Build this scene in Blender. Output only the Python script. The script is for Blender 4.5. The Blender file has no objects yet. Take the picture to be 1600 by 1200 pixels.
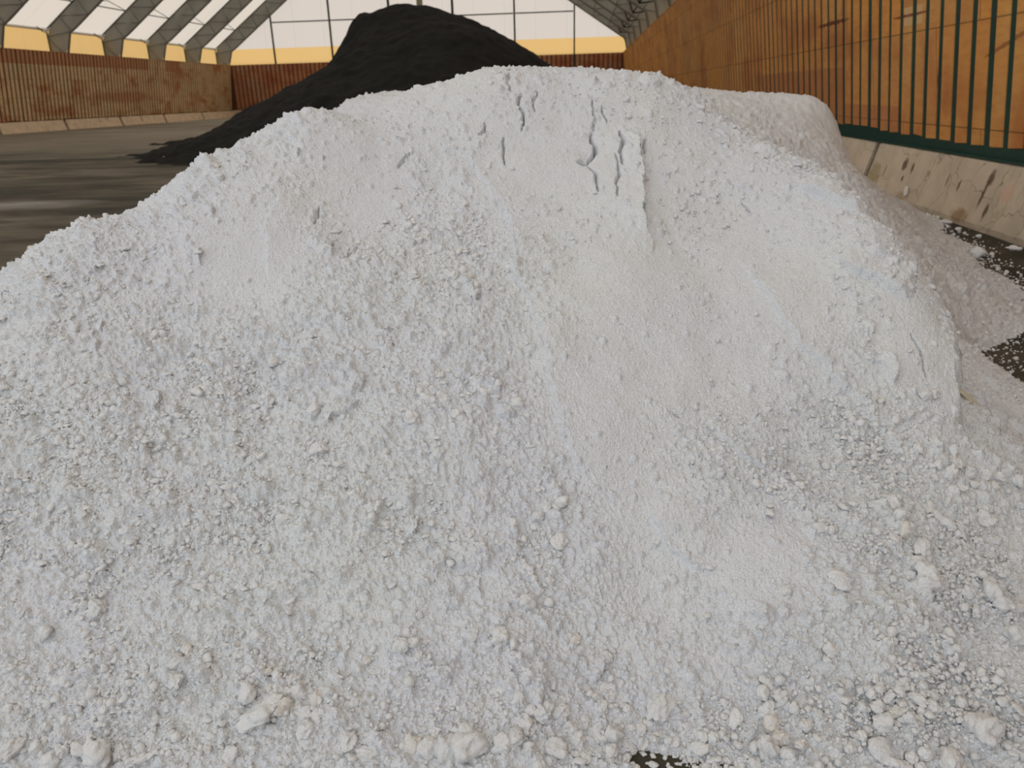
import bpy, math, random
import numpy as np

# ------------------------------------------------------------------ camera, sky, exposure
S = bpy.context.scene
S.view_settings.view_transform = 'Standard'
S.view_settings.look = 'None'
S.view_settings.gamma = 1.0
S.view_settings.use_curve_mapping = False
S.view_settings.exposure = 0.30

from mathutils import Matrix, Vector
YAW, PITCH, ROLL, CAM_H, F_PX = 0.0953, 0.3607, -0.0287, 1.65, 1200.0


def camera_axes():
    cy, sy = math.cos(YAW), math.sin(YAW)
    f = Vector((-sy * math.cos(PITCH), cy * math.cos(PITCH), -math.sin(PITCH)))
    r = Vector((cy, sy, 0.0))
    u = r.cross(f)
    c, s = math.cos(ROLL), math.sin(ROLL)
    return r * c + u * s, r * -s + u * c, f


cr, cu, cf = camera_axes()
cam_data = bpy.data.cameras.new('camera')
cam = bpy.data.objects.new('camera', cam_data)
S.collection.objects.link(cam)
cam.matrix_world = Matrix(((cr.x, cu.x, -cf.x, 0), (cr.y, cu.y, -cf.y, 0), (cr.z, cu.z, -cf.z, CAM_H), (0, 0, 0, 1)))
cam_data.sensor_width = 36.0
cam_data.lens = 36.0 * F_PX / 1600.0
cam_data.clip_end = 400
cam_data.dof.use_dof = True
cam_data.dof.focus_distance = 2.3
cam_data.dof.aperture_fstop = 5.0
S.camera = cam

world = bpy.data.worlds.new('overcast_sky')
S.world = world
world.use_nodes = True
wn = world.node_tree
wn.nodes['Background'].inputs['Color'].default_value = (0.95, 0.985, 1.045, 1)
wn.nodes['Background'].inputs['Strength'].default_value = 1.0
S.cycles.max_bounces = 8
S.cycles.diffuse_bounces = 5
S.cycles.transmission_bounces = 4

# ------------------------------------------------------------------ helpers
LINK = S.collection.objects


def lin(r, g, b):
    def c(v):
        v /= 255.0
        return v / 12.92 if v <= 0.04045 else ((v + 0.055) / 1.055) ** 2.4
    return (c(r), c(g), c(b), 1.0)


def np_mesh(name, verts, faces, smooth=True):
    """verts (N,3) and faces (M,3|4) as arrays -> mesh data"""
    me = bpy.data.meshes.new(name)
    n, k = len(faces), faces.shape[1]
    me.vertices.add(len(verts))
    me.vertices.foreach_set('co', np.ascontiguousarray(verts, dtype=np.float32).ravel())
    me.loops.add(n * k)
    me.loops.foreach_set('vertex_index', np.ascontiguousarray(faces, dtype=np.int32).ravel())
    me.polygons.add(n)
    me.polygons.foreach_set('loop_start', np.arange(0, n * k, k, dtype=np.int32))
    me.polygons.foreach_set('use_smooth', np.full(n, smooth, dtype=bool))
    me.update(calc_edges=True)
    return me


class MB:
    """collects boxes, tubes and prisms, then links them as one mesh object"""

    def __init__(self):
        self.v, self.f = [], []

    def hexa(self, p):
        o = len(self.v)
        self.v += [tuple(q) for q in p]
        for q in ((0, 3, 2, 1), (4, 5, 6, 7), (0, 1, 5, 4), (1, 2, 6, 5), (2, 3, 7, 6), (3, 0, 4, 7)):
            self.f.append(tuple(o + i for i in q))

    def box(self, x0, x1, y0, y1, z0, z1):
        self.hexa([(x0, y0, z0), (x1, y0, z0), (x1, y1, z0), (x0, y1, z0), (x0, y0, z1), (x1, y0, z1), (x1, y1, z1), (x0, y1, z1)])

    def prism(self, poly, axis_vec, cap=True):
        """poly: list of 3D points, extruded by axis_vec"""
        o, n = len(self.v), len(poly)
        a = Vector(axis_vec)
        self.v += [tuple(p) for p in poly] + [tuple(Vector(p) + a) for p in poly]
        self.f.append(tuple(o + i for i in reversed(range(n))))
        self.f.append(tuple(o + n + i for i in range(n)))
        for i in range(n):
            j = (i + 1) % n
            self.f.append((o + i, o + j, o + n + j, o + n + i))

    def tube(self, pts, r, n=8):
        pts = [Vector(p) for p in pts]
        rings = []
        for i, p in enumerate(pts):
            t = (pts[min(i + 1, len(pts) - 1)] - pts[max(i - 1, 0)]).normalized()
            a = t.cross(Vector((0.013, 0.97, 0.21)))
            if a.length < 0.2:
                a = t.cross(Vector((1, 0, 0)))
            a.normalize()
            b = t.cross(a)
            o = len(self.v)
            for k in range(n):
                w = 2 * math.pi * k / n
                self.v.append(tuple(p + a * (r * math.cos(w)) + b * (r * math.sin(w))))
            rings.append(o)
        for i in range(len(rings) - 1):
            for k in range(n):
                k2 = (k + 1) % n
                self.f.append((rings[i] + k, rings[i] + k2, rings[i + 1] + k2, rings[i + 1] + k))
        self.f.append(tuple(rings[0] + k for k in reversed(range(n))))
        self.f.append(tuple(rings[-1] + k for k in range(n)))

    def build(self, name, mat, parent=None, smooth=False, loc=None):
        me = bpy.data.meshes.new(name)
        v = self.v
        if loc is not None:
            v = [(a - loc[0], b - loc[1], c - loc[2]) for a, b, c in v]
        me.from_pydata(v, [], self.f)
        if smooth:
            me.polygons.foreach_set('use_smooth', np.ones(len(me.polygons), dtype=bool))
        me.materials.append(mat)
        me.update()
        o = bpy.data.objects.new(name, me)
        LINK.link(o)
        if loc is not None:
            o.location = loc
        if parent is not None:
            o.parent = parent
        return o


def empty(name, loc=(0, 0, 0)):
    o = bpy.data.objects.new(name, None)
    o.location = loc
    o.empty_display_size = 0.2
    LINK.link(o)
    return o


def tag(o, label=None, cat=None, group=None, kind=None):
    if label: o['label'] = label
    if cat: o['category'] = cat
    if group: o['group'] = group
    if kind: o['kind'] = kind
    return o


# ------------------------------------------------------------------ materials
class NT:
    def __init__(self, name):
        self.m = bpy.data.materials.new(name)
        self.m.use_nodes = True
        self.t = self.m.node_tree
        self.t.nodes.clear()
        self.out = self.t.nodes.new('ShaderNodeOutputMaterial')

    def n(self, typ, ins=None, **kw):
        nd = self.t.nodes.new(typ)
        for k, v in kw.items():
            setattr(nd, k, v)
        for k, v in (ins or {}).items():
            self.put(nd.inputs[k], v)
        return nd

    def put(self, sock, v):
        if isinstance(v, bpy.types.NodeSocket):
            self.t.links.new(v, sock)
        elif isinstance(v, bpy.types.Node):
            self.t.links.new(v.outputs[0], sock)
        else:
            sock.default_value = v

    def coords(self, scale=(1, 1, 1), loc=(0, 0, 0)):
        c = self.n('ShaderNodeNewGeometry')
        return self.n('ShaderNodeMapping', {'Vector': c.outputs['Position'], 'Scale': scale, 'Location': loc}).outputs[0]

    def noise(self, vec, scale, detail=3, rough=0.55):
        return self.n('ShaderNodeTexNoise', {'Vector': vec, 'Scale': scale, 'Detail': detail, 'Roughness': rough}).outputs['Fac']

    def ramp(self, fac, stops):
        r = self.n('ShaderNodeValToRGB', {'Fac': fac})
        e = r.color_ramp.elements
        while len(e) < len(stops): e.new(0.5)
        for i, (p, c) in enumerate(stops):
            e[i].position = p
            e[i].color = c if not isinstance(c, (int, float)) else (c, c, c, 1)
        return r.outputs['Color']

    def mix(self, fac, a, b, mode='MIX'):
        m = self.n('ShaderNodeMix', data_type='RGBA', blend_type=mode)
        self.put(m.inputs[0], fac); self.put(m.inputs[6], a); self.put(m.inputs[7], b)
        return m.outputs[2]

    def math(self, op, a, b=0.0):
        m = self.n('ShaderNodeMath', operation=op)
        self.put(m.inputs[0], a); self.put(m.inputs[1], b)
        return m.outputs[0]

    def sep(self, vec):
        return self.n('ShaderNodeSeparateXYZ', {'Vector': vec}).outputs

    def finish(self, color, rough=0.9, spec=0.2, bump=None, bstr=0.3, bdist=0.01):
        p = self.n('ShaderNodeBsdfPrincipled', {'Base Color': color, 'Roughness': rough, 'Specular IOR Level': spec})
        if bump is not None:
            b = self.n('ShaderNodeBump', {'Height': bump, 'Strength': bstr, 'Distance': bdist})
            self.put(p.inputs['Normal'], b.outputs[0])
        self.put(self.out.inputs['Surface'], p.outputs[0])
        return self.m


def mat_powder():
    t = NT('white_powder')
    v = t.coords()
    big = t.noise(v, 1.3, 4)
    mid = t.noise(v, 9.0, 5, 0.65)
    tint = t.noise(v, 5.0, 4, 0.6)
    base = t.mix(t.ramp(big, [(0.35, 0.0), (0.65, 1.0)]), (0.795, 0.808, 0.835, 1), (0.812, 0.832, 0.825, 1))
    base = t.mix(t.ramp(mid, [(0.64, 0.0), (0.80, 0.5)]), base, (0.72, 0.67, 0.55, 1))
    base = t.mix(t.ramp(tint, [(0.62, 0.0), (0.8, 0.30)]), base, (0.77, 0.70, 0.67, 1))
    h1 = t.noise(v, 240, 3, 0.7)
    h2 = t.n('ShaderNodeTexVoronoi', {'Vector': v, 'Scale': 150.0, 'Randomness': 1.0}).outputs['Distance']
    h3 = t.n('ShaderNodeTexVoronoi', {'Vector': v, 'Scale': 330.0, 'Randomness': 1.0}).outputs['Distance']
    h = t.math('ADD', t.math('MULTIPLY', h1, 0.7), t.math('ADD', t.math('MULTIPLY', h2, -0.9), t.math('MULTIPLY', h3, -0.4)))
    return t.finish(base, 0.95, 0.1, h, 1.0, 0.0045)


def mat_lump(name, col):
    t = NT(name)
    v = t.coords()
    mid = t.noise(v, 25.0, 4, 0.65)
    base = t.mix(t.ramp(mid, [(0.60, 0.0), (0.82, 0.5)]), col, (0.66, 0.61, 0.50, 1))
    vo = t.n('ShaderNodeTexVoronoi', {'Vector': v, 'Scale': 190.0}).outputs['Distance']
    h = t.math('ADD', t.math('ADD', t.noise(v, 90, 6, 0.75), t.math('MULTIPLY', vo, -0.5)), t.math('MULTIPLY', t.noise(v, 420, 2, 0.7), 0.6))
    return t.finish(base, 0.95, 0.1, h, 0.9, 0.0045)


def mat_dark():
    t = NT('dark_granules')
    v = t.coords()
    c = t.mix(t.noise(v, 1.1, 5), (0.0075, 0.0075, 0.007, 1), (0.017, 0.017, 0.015, 1))
    return t.finish(c, 0.95, 0.12, t.noise(v, 14, 5, 0.7), 0.5, 0.05)


def mat_floor():
    t = NT('dirty_concrete_floor')
    v = t.coords((0.45, 1, 1))
    n1 = t.noise(v, 0.33, 6, 0.62)
    n2 = t.noise(v, 1.6, 5, 0.6)
    c = t.mix(t.ramp(n1, [(0.40, 0.0), (0.60, 1.0)]), (0.030, 0.028, 0.018, 1), (0.150, 0.125, 0.092, 1))
    c = t.mix(t.ramp(n2, [(0.47, 0.0), (0.62, 0.75)]), c, (0.027, 0.026, 0.016, 1))
    # the floor colour turns paler towards the far end of the hall
    y = t.sep(t.coords())[1]
    far = t.n('ShaderNodeMapRange', {'Value': t.math('ADD', y, t.math('MULTIPLY', n1, 10.0)), 'From Min': 30.0, 'From Max': 42.0}).outputs[0]
    c = t.mix(far, c, t.mix(t.ramp(t.noise(v, 0.12, 4), [(0.35, 0.0), (0.65, 1.0)]), (0.150, 0.122, 0.088, 1), (0.235, 0.215, 0.170, 1)))
    gp = t.n('ShaderNodeVectorMath', {0: t.coords((0.11, 0.055, 0), (4.15, -4.5, 0))}, operation='LENGTH').outputs['Value']
    c = t.mix(t.ramp(t.math('ADD', gp, t.math('MULTIPLY', n2, 0.6)), [(0.8, 0.8), (1.2, 0.0)]), c, (0.30, 0.31, 0.235, 1))
    br = t.noise(t.coords((0.6, 1, 1), (7, 3, 0)), 0.9, 4, 0.6)
    c = t.mix(t.ramp(br, [(0.52, 0.0), (0.66, 0.5)]), c, (0.115, 0.085, 0.066, 1))
    # pale dried puddle dust
    p = t.n('ShaderNodeVectorMath', {0: t.coords((0.34, 0.80, 0), (3.5, -10.8, 0))}, operation='LENGTH').outputs['Value']
    pf = t.ramp(t.math('ADD', p, t.math('MULTIPLY', n2, 0.8)), [(0.45, 0.75), (1.0, 0.0)])
    c = t.mix(pf, c, (0.33, 0.32, 0.30, 1))
    g = t.noise(t.coords(), 38, 6, 0.75)
    c = t.mix(t.ramp(g, [(0.62, 0.0), (0.70, 0.35)]), c, (0.28, 0.25, 0.20, 1))
    return t.finish(c, 0.85, 0.25, t.noise(t.coords(), 60, 5, 0.7), 0.7, 0.006)


def mat_boards(name, a, b, rust, pale, dots=True, extra=None):
    """plywood-coloured boards; sheets 1.22 m high and 2.4 m long differ a little in tone"""
    t = NT(name)
    pos = t.coords()
    s = t.sep(pos)
    run = t.math('ADD', s[0], s[1])
    vec = t.n('ShaderNodeCombineXYZ', {0: run, 1: s[2], 2: 0.0}).outputs[0]
    sheets = t.n('ShaderNodeTexBrick', {'Vector': t.n('ShaderNodeMapping', {'Vector': vec, 'Location': (0.7, 0.12, 0)}).outputs[0],
                                        'Color1': (0, 0, 0, 1), 'Color2': (1, 1, 1, 1), 'Mortar': (0.3, 0.3, 0.3, 1), 'Scale': 1.0,
                                        'Mortar Size': 0.010, 'Brick Width': 2.43, 'Row Height': 1.22})
    sheets.offset = 0.5
    grain = t.noise(t.n('ShaderNodeMapping', {'Vector': pos, 'Scale': (1, 1, 5)}).outputs[0], 3.0, 5, 0.6)
    blot = t.noise(t.n('ShaderNodeMapping', {'Vector': pos, 'Scale': (0.7, 0.7, 1.2)}).outputs[0], 0.75, 4, 0.6)
    c = t.mix(sheets.outputs['Color'], a, b)
    c = t.mix(t.ramp(blot, [(0.48, 0.0), (0.66, 0.85)]), c, rust)
    c = t.mix(t.ramp(t.noise(pos, 0.5, 4), [(0.55, 0.0), (0.70, 0.6)]), c, pale)
    c = t.mix(t.ramp(grain, [(0.3, 0.35), (0.6, 0.0)]), c, rust)
    c = t.mix(t.math('MULTIPLY', sheets.outputs['Fac'], 0.55), c, (0.05, 0.025, 0.012, 1))
    if dots:
        d = t.n('ShaderNodeTexVoronoi', {'Vector': pos, 'Scale': 7.0, 'Randomness': 0.8}).outputs['Distance']
        c = t.mix(t.ramp(d, [(0.045, 0.7), (0.075, 0.0)]), c, (0.09, 0.03, 0.012, 1))
    if extra: c = extra(t, s, c)
    return t.finish(c, 0.75, 0.2, grain, 0.25, 0.006)


def mat_concrete(name='stained_concrete', col=(0.62, 0.52, 0.40, 1), extra=None):
    t = NT(name)
    v = t.coords()
    n = t.noise(v, 2.2, 6, 0.6)
    c = t.mix(t.ramp(n, [(0.35, 0.0), (0.7, 1.0)]), col, tuple(x * 0.78 for x in col[:3]) + (1,))
    st = t.noise(t.n('ShaderNodeMapping', {'Vector': v, 'Scale': (1, 1, 0.35)}).outputs[0], 1.9, 5, 0.65)
    c = t.mix(t.ramp(st, [(0.59, 0.0), (0.74, 0.75)]), c, (0.16, 0.095, 0.045, 1))
    cr_ = t.n('ShaderNodeTexVoronoi', {'Vector': t.mix(0.18, v, t.n('ShaderNodeTexNoise', {'Vector': v, 'Scale': 5.0}).outputs['Color']), 'Scale': 2.2},
              feature='DISTANCE_TO_EDGE').outputs['Distance']
    c = t.mix(t.ramp(cr_, [(0.004, 0.45), (0.014, 0.0)]), c, (0.09, 0.06, 0.035, 1))
    if extra: c = extra(t, t.sep(v), c)
    return t.finish(c, 0.9, 0.15, t.noise(v, 18, 6, 0.7), 0.35, 0.02)


def mat_flat(name, col, rough=0.7, spec=0.3, var=0.25, scale=2.0):
    t = NT(name)
    v = t.coords()
    dk = tuple(x * (1 - var) for x in col[:3]) + (1,)
    return t.finish(t.mix(t.noise(v, scale, 5, 0.6), dk, col), rough, spec, t.noise(v, scale * 9, 4), 0.15, 0.01)


def mat_fabric(name, trans, seam_run='x', tone=0.96):
    """backlit fabric: daylight from outside comes through it"""
    t = NT(name)
    v = t.coords()
    n = t.noise(v, 0.22, 3)
    c = t.mix(n, tuple(x * tone for x in trans[:3]) + (1,), trans)
    s = t.sep(v)
    w = t.math('ABSOLUTE', t.math('SUBTRACT', t.math('FRACT', t.math('MULTIPLY', s[0 if seam_run == 'x' else 1], 1 / 3.28)), 0.5))
    c = t.mix(t.ramp(w, [(0.008, 0.16), (0.014, 0.0)]), c, (0.2, 0.2, 0.18, 1))
    a = t.n('ShaderNodeBsdfTranslucent', {'Color': c})
    b = t.n('ShaderNodeBsdfDiffuse', {'Color': (0.55, 0.55, 0.53, 1)})
    m = t.n('ShaderNodeMixShader', {0: 0.22, 1: a.outputs[0], 2: b.outputs[0]})
    t.put(t.out.inputs['Surface'], m.outputs[0])
    return t.m


def spot(t, s, y, z, ry, rz, col, amt, c, soft=1.0, slope=0.0):
    """a stain with a place and shape of its own on a wall that runs along y"""
    dy = t.math('MULTIPLY', t.math('SUBTRACT', s[1], y), 1 / ry)
    dz = t.math('MULTIPLY', t.math('SUBTRACT', t.math('ADD', s[2], t.math('MULTIPLY', t.math('SUBTRACT', s[1], y), slope)), z), 1 / rz)
    d = t.math('SQRT', t.math('ADD', t.math('MULTIPLY', dy, dy), t.math('MULTIPLY', dz, dz)))
    w = t.math('ADD', d, t.math('MULTIPLY', t.math('SUBTRACT', t.noise(t.coords(), 9.0, 5, 0.7), 0.5), 1.6))
    return t.mix(t.ramp(w, [(0.55, amt), (0.55 + .45 * soft, 0.0)]), c, col)


def box_mask(t, s, y0, y1, z0, z1):
    a = t.math('MULTIPLY', t.math('GREATER_THAN', s[1], y0), t.math('LESS_THAN', s[1], y1))
    b_ = t.math('MULTIPLY', t.math('GREATER_THAN', s[2], z0), t.math('LESS_THAN', s[2], z1))
    return t.math('MULTIPLY', a, b_)


def extra_left(t, s, c):
    red = (0.42, 0.18, 0.085, 1)
    c = t.mix(t.math('MULTIPLY', box_mask(t, s, -30, 71.5, 4.55, 6), 0.85), c, red)
    c = t.mix(t.math('MULTIPLY', box_mask(t, s, 74.6, 77.3, 4.5, 6), 0.85), c, red)
    return spot(t, s, 67, 2.3, 5.5, .55, red, .7, c)


def extra_right(t, s, c):
    c = t.mix(box_mask(t, s, 12.1, 12.75, 2.42, 2.66), c, (0.66, 0.42, 0.20, 1))
    c = spot(t, s, 16.2, 2.72, 1.5, .05, (0.14, 0.025, 0.012, 1), .9, c, .5)
    c = spot(t, s, 12.5, 2.55, 1.0, .03, (0.16, 0.03, 0.012, 1), .8, c, .5)
    c = spot(t, s, 9.7, 2.05, .8, .04, (0.25, 0.09, 0.03, 1), .7, c, .6, .25)
    c = t.mix(t.math('MULTIPLY', box_mask(t, s, 15.5, 23, -1, 1.95), 0.55), c, (0.36, 0.13, 0.06, 1))
    return t.mix(t.math('MULTIPLY', box_mask(t, s, 12.8, 15.6, 0, 1.32), 0.5), c, (0.40, 0.14, 0.07, 1))


def extra_block(t, s, c):
    dk = (0.075, 0.042, 0.018, 1)
    c = spot(t, s, 13.66, .42, .11, .75, (0.035, 0.022, 0.010, 1), .95, c, .6)
    c = spot(t, s, 13.3, .25, .35, .25, (0.30, 0.22, 0.10, 1), .6, c)
    for y, z, ry, rz in ((12.25, .52, .09, .10), (11.95, .50, .05, .08), (12.15, .33, .04, .05), (9.72, .58, .09, .11), (9.75, .40, .04, .22), (9.52, .22, .05, .12), (10.4, .42, .03, .10), (10.75, .45, .02, .1), (12.9, .36, .02, .12)):
        c = spot(t, s, y, z, ry, rz, dk, .8, c)
    c = spot(t, s, 10.05, .10, .25, .10, (0.26, 0.15, 0.06, 1), .7, c)
    c = spot(t, s, 11.95, .08, .2, .10, (0.30, 0.20, 0.10, 1), .6, c)
    return spot(t, s, 9.25, .45, .15, .12, (0.66, 0.42, 0.30, 1), .6, c)


M = dict(
    powder=mat_powder(),
    lump=mat_lump('white_lump', (0.85, 0.855, 0.845, 1)),
    lump_cream=mat_lump('cream_lump', (0.83, 0.805, 0.75, 1)),
    lump_grey=mat_lump('greyish_lump', (0.825, 0.83, 0.82, 1)),
    lump_yellow=mat_lump('yellowish_slab', (0.74, 0.70, 0.54, 1)),
    dark=mat_dark(),
    floor=mat_floor(),
    boards_r=mat_boards('orange_tan_boards', (0.70, 0.32, 0.080, 1), (0.60, 0.285, 0.090, 1), (0.44, 0.16, 0.05, 1), (0.72, 0.42, 0.14, 1), True, extra_right),
    boards_l=mat_boards('weathered_tan_boards', (0.66, 0.46, 0.25, 1), (0.56, 0.41, 0.235, 1), (0.40, 0.15, 0.06, 1), (0.60, 0.50, 0.31, 1), False, extra_left),
    boards_b=mat_boards('red_brown_boards', (0.42, 0.18, 0.085, 1), (0.36, 0.19, 0.10, 1), (0.30, 0.08, 0.04, 1), (0.42, 0.30, 0.18, 1), False),
    green=mat_flat('dark_green_steel', (0.010, 0.066, 0.050, 1), 0.5, 0.4, 0.6, 3.0),
    brown=mat_flat('rusty_steel', (0.13, 0.055, 0.025, 1), 0.8, 0.2, 0.4, 3.0),
    concrete=mat_concrete(extra=extra_block),
    concrete_l=mat_concrete('pale_concrete', (0.70, 0.54, 0.38, 1)),
    fabric=mat_fabric('white_roof_fabric', (0.80, 0.69, 0.56, 1), 'y'),
    fabric_end=mat_fabric('white_gable_fabric', (0.73, 0.63, 0.53, 1), 'x'),
    orange=mat_fabric('orange_fabric_strip', (0.82, 0.50, 0.17, 1), 'y'),
    truss=mat_flat('grey_liner', (0.34, 0.34, 0.31, 1), 0.8, 0.2, 0.45, 0.55),
    steel=mat_flat('grey_steel', (0.16, 0.155, 0.14, 1), 0.6, 0.3, 0.3, 1.0),
    darksteel=mat_flat('dark_steel', (0.035, 0.033, 0.028, 1), 0.6, 0.3, 0.3, 1.0),
    white=mat_flat('white_paint', (0.8, 0.78, 0.74, 1), 0.6, 0.3, 0.05, 1.0),
    dirt=mat_flat('dark_dirt', (0.030, 0.021, 0.012, 1), 0.95, 0.1, 0.6, 25.0),
)

# ------------------------------------------------------------------ hall: measures
XL, XR, YB, HB, HT = -39.30, 4.88, 89.1, 0.758, 5.46     # base of side walls, end wall, block height, board top
LEAN = 0.1236
Y0 = -6.0
RX, RZ = -17.85, 21.4                                      # ridge of the inner truss chord


def wall_x(side, z):
    return (XR - LEAN * (z - HB)) if side > 0 else (XL + LEAN * (z - HB))


# floor
b = MB(); b.box(-46, 12, Y0, YB + 1, -0.3, 0.0)
tag(b.build('floor', M['floor']), kind='structure')


def side_wall(side, name, bmat, gmat, seed):
    rnd = random.Random(seed)
    root = empty(name, (wall_x(side, HB), 0, 0)); tag(root, kind='structure')
    s = side
    o = Vector(root.location)
    g = MB()
    x0, x1 = wall_x(s, HB), wall_x(s, HT)
    g.box(min(x0 + s * .11, x0 + s * .3), max(x0 + s * .11, x0 + s * .3), Y0, YB + .1, 0, HB + .02)
    g.hexa([(x0, Y0, HB), (x0 + s * .12, Y0, HB), (x0 + s * .12, YB, HB), (x0, YB, HB),
            (x1, Y0, HT), (x1 + s * .12, Y0, HT), (x1 + s * .12, YB, HT), (x1, YB, HT)])
    g.hexa([(x0 - s * .045, Y0, HB), (x0, Y0, HB), (x0, YB, HB), (x0 - s * .045, YB, HB),
            (x0 - s * .05, Y0, HB + .03), (x0, Y0, HB + .03), (x0, YB, HB + .03), (x0 - s * .05, YB, HB + .03)])
    ob = g.build('backing', gmat, root); ob.location = -o
    w = MB()
    y, t = Y0, 0.013
    k = 0
    rag = 0.0
    while y < YB - 0.35:
        rag = rag * 0.6 + rnd.uniform(-0.03, 0.03)
        z0 = HB + 0.155 + rag + (0.03 if s > 0 else -0.1)
        z1 = HT - 0.004
        a = y + rnd.uniform(-.012, .012)
        bq = a + 0.305 + rnd.uniform(-.012, .012)
        xa, xb = wall_x(s, z0), wall_x(s, z1)
        j1, j2 = rnd.uniform(-.012, .012), rnd.uniform(-.012, .012)
        w.hexa([(xa - s * t, a, z0), (xa, a, z0), (xa, bq, z0 + rnd.uniform(-.02, .02)), (xa - s * t, bq, z0 + rnd.uniform(-.02, .02)),
                (xb - s * t, a + j1, z1), (xb, a + j1, z1), (xb, bq + j2, z1), (xb - s * t, bq + j2, z1)])
        y += 0.45
        k += 1
    ob = w.build('boarding', bmat, root); ob.location = -o
    tag(ob, 'tan boards between the recessed dark gaps')
    c = MB()
    c.box(x1 - .03 if s > 0 else x1 - .6, x1 + .6 if s > 0 else x1 + .03, Y0, YB, HT, HT + 0.02)
    ob = c.build('wall_cap', bmat, root); ob.location = -o
    return root


side_wall(1, 'wall_right', M['boards_r'], M['green'], 3)
side_wall(-1, 'wall_left', M['boards_l'], M['brown'], 4)

# end wall
root = empty('wall_back', (-17, YB, 0)); tag(root, kind='structure')
g = MB()
g.hexa([(XL, YB, HB), (XR, YB, HB), (XR, YB + .15, HB), (XL, YB + .15, HB),
        (wall_x(-1, HT), YB, HT), (wall_x(1, HT), YB, HT), (wall_x(1, HT), YB + .15, HT), (wall_x(-1, HT), YB + .15, HT)])
o = g.build('backing', M['brown'], root); o.location = (17, -YB, 0)
w = MB()
x = XL + 0.6
rnd = random.Random(8)
while x < XR - 0.5:
    zb = HB + .12 + rnd.uniform(-.03, .03)
    w.box(x, x + .35 + rnd.uniform(-.02, .02), YB - .03, YB, zb, HT - .003)
    x += 0.5
o = w.build('boarding', M['boards_b'], root); o.location = (17, -YB, 0)
g = MB(); g.box(XL - .3, XR + .3, YB - .02, YB + .3, -0.01, HB + .03)
o = g.build('concrete_footing', M['concrete_l'], root); o.location = (17, -YB, 0)


# roof outlines (y left out): inner chord and outer chord of the frames
def inner_z(x):
    return 7.05 + .715 * (x + 37.9) if x < RX else 6.98 + .655 * (4.15 - x)


LIFT = 1.66
OXL, OXR = -40.1, 6.1
OUT = [(OXL, HT - .9), (OXL, inner_z(OXL) + LIFT), (RX, RZ + LIFT), (OXR, inner_z(OXR) + LIFT), (OXR, HT - .9)]
INN = [(-38.72, HT - .0), (-38.25, 6.85), (-37.9 + .25, inner_z(-37.65)), (RX, RZ), (4.15 - .25, inner_z(3.9)), (4.45, 6.8), (4.72, HT - .0)]

# white roof fabric and the strips below it
g = MB()
th = 0.02
for (xa, za), (xb, zb) in zip(OUT[1:3], OUT[2:4]):
    g.v += [(xa, Y0 + 1, za), (xb, Y0 + 1, zb), (xb, YB, zb), (xa, YB, za)]
    n = len(g.v); g.f.append((n - 4, n - 3, n - 2, n - 1))
tag(g.build('ceiling', M['fabric']), kind='structure')
root = empty('wall_left_upper', (OXL, 0, HT)); tag(root, kind='structure')
ZK = inner_z(OXL) + LIFT
g = MB(); g.v = [(OXL, Y0 + 1, HT - .9), (OXL, YB, HT - .9), (OXL, YB, ZK - .10), (OXL, Y0 + 1, ZK - .10)]; g.f = [(0, 1, 2, 3)]
o = g.build('orange_strip', M['orange'], root); o.location = (-OXL, 0, -HT)
g = MB(); g.tube([(OXL + .10, Y0 + 1, ZK - .02), (OXL + .10, YB, ZK - .02)], .10, 10)
o = g.build('eave_tube', M['white'], root, True); o.location = (-OXL, 0, -HT)
root = empty('wall_right_upper', (OXR, 0, HT)); tag(root, kind='structure')
ZKR = inner_z(OXR) + LIFT
g = MB(); g.v = [(OXR, Y0 + 1, HT - .9), (OXR, YB, HT - .9), (OXR, YB, ZKR - .10), (OXR, Y0 + 1, ZKR - .10)]; g.f = [(0, 1, 2, 3)]
o = g.build('orange_strip', M['orange'], root); o.location = (-OXR, 0, -HT)
g = MB(); g.tube([(OXR - .10, Y0 + 1, ZKR - .02), (OXR - .10, YB, ZKR - .02)], .10, 10)
o = g.build('eave_tube', M['white'], root, True); o.location = (-OXR, 0, -HT)

# gable: white fabric above an orange strip
root = empty('wall_back_upper', (RX, YB, HT)); tag(root, kind='structure')
ZB = 7.05
g = MB(); g.v = [(OXL, YB + .05, ZB), (OXR, YB + .05, ZB), (OXR, YB + .05, OUT[3][1]), (RX, YB + .05, OUT[2][1]), (OXL, YB + .05, OUT[1][1])]; g.f = [(0, 1, 2, 3, 4)]
o = g.build('gable_fabric', M['fabric_end'], root); o.location = (-RX, -YB, -HT)
g = MB(); g.v = [(OXL, YB + .05, HT), (OXR, YB + .05, HT), (OXR, YB + .05, ZB), (OXL, YB + .05, ZB)]; g.f = [(0, 1, 2, 3)]
o = g.build('orange_strip', M['orange'], root); o.location = (-RX, -YB, -HT)

posts = [(-33.6, .11), (-27.1, .13), (-20.55, .19), (-13.7, .19), (-7.15, .12), (-0.85, .10)]
ordn = ['first', 'second', 'third', 'fourth', 'fifth', 'sixth']
ground = ['', '', '', '', '', '']
for i, (x, w) in enumerate(posts):
    g = MB(); g.box(x - w / 2 - .03, x + w / 2 + .03, YB - .14, YB - .03, HT - (1.2 if i == 5 else .02), inner_z(x) + .4)
    p = g.build('gable_post', M['darksteel'], loc=(x, YB - .05, HT))
    tag(p, 'thin dark steel post on the white end wall, %s of six counting from the left' % ordn[i], 'post', 'posts of the end wall')
g = MB(); g.box(RX + .35, RX + 1.0, YB - .06, YB - .02, 7.0, 18)
tag(g.build('vertical_duct', mat_flat('pale_green_duct', (0.30, 0.29, 0.19, 1)), loc=(RX + .7, YB, 8)),
    'pale olive vertical strip on the end wall behind the black pile, between two dark posts', 'duct')
xs = [-34.6] + [p[0] for p in posts] + [0.4]
gi = 0
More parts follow.
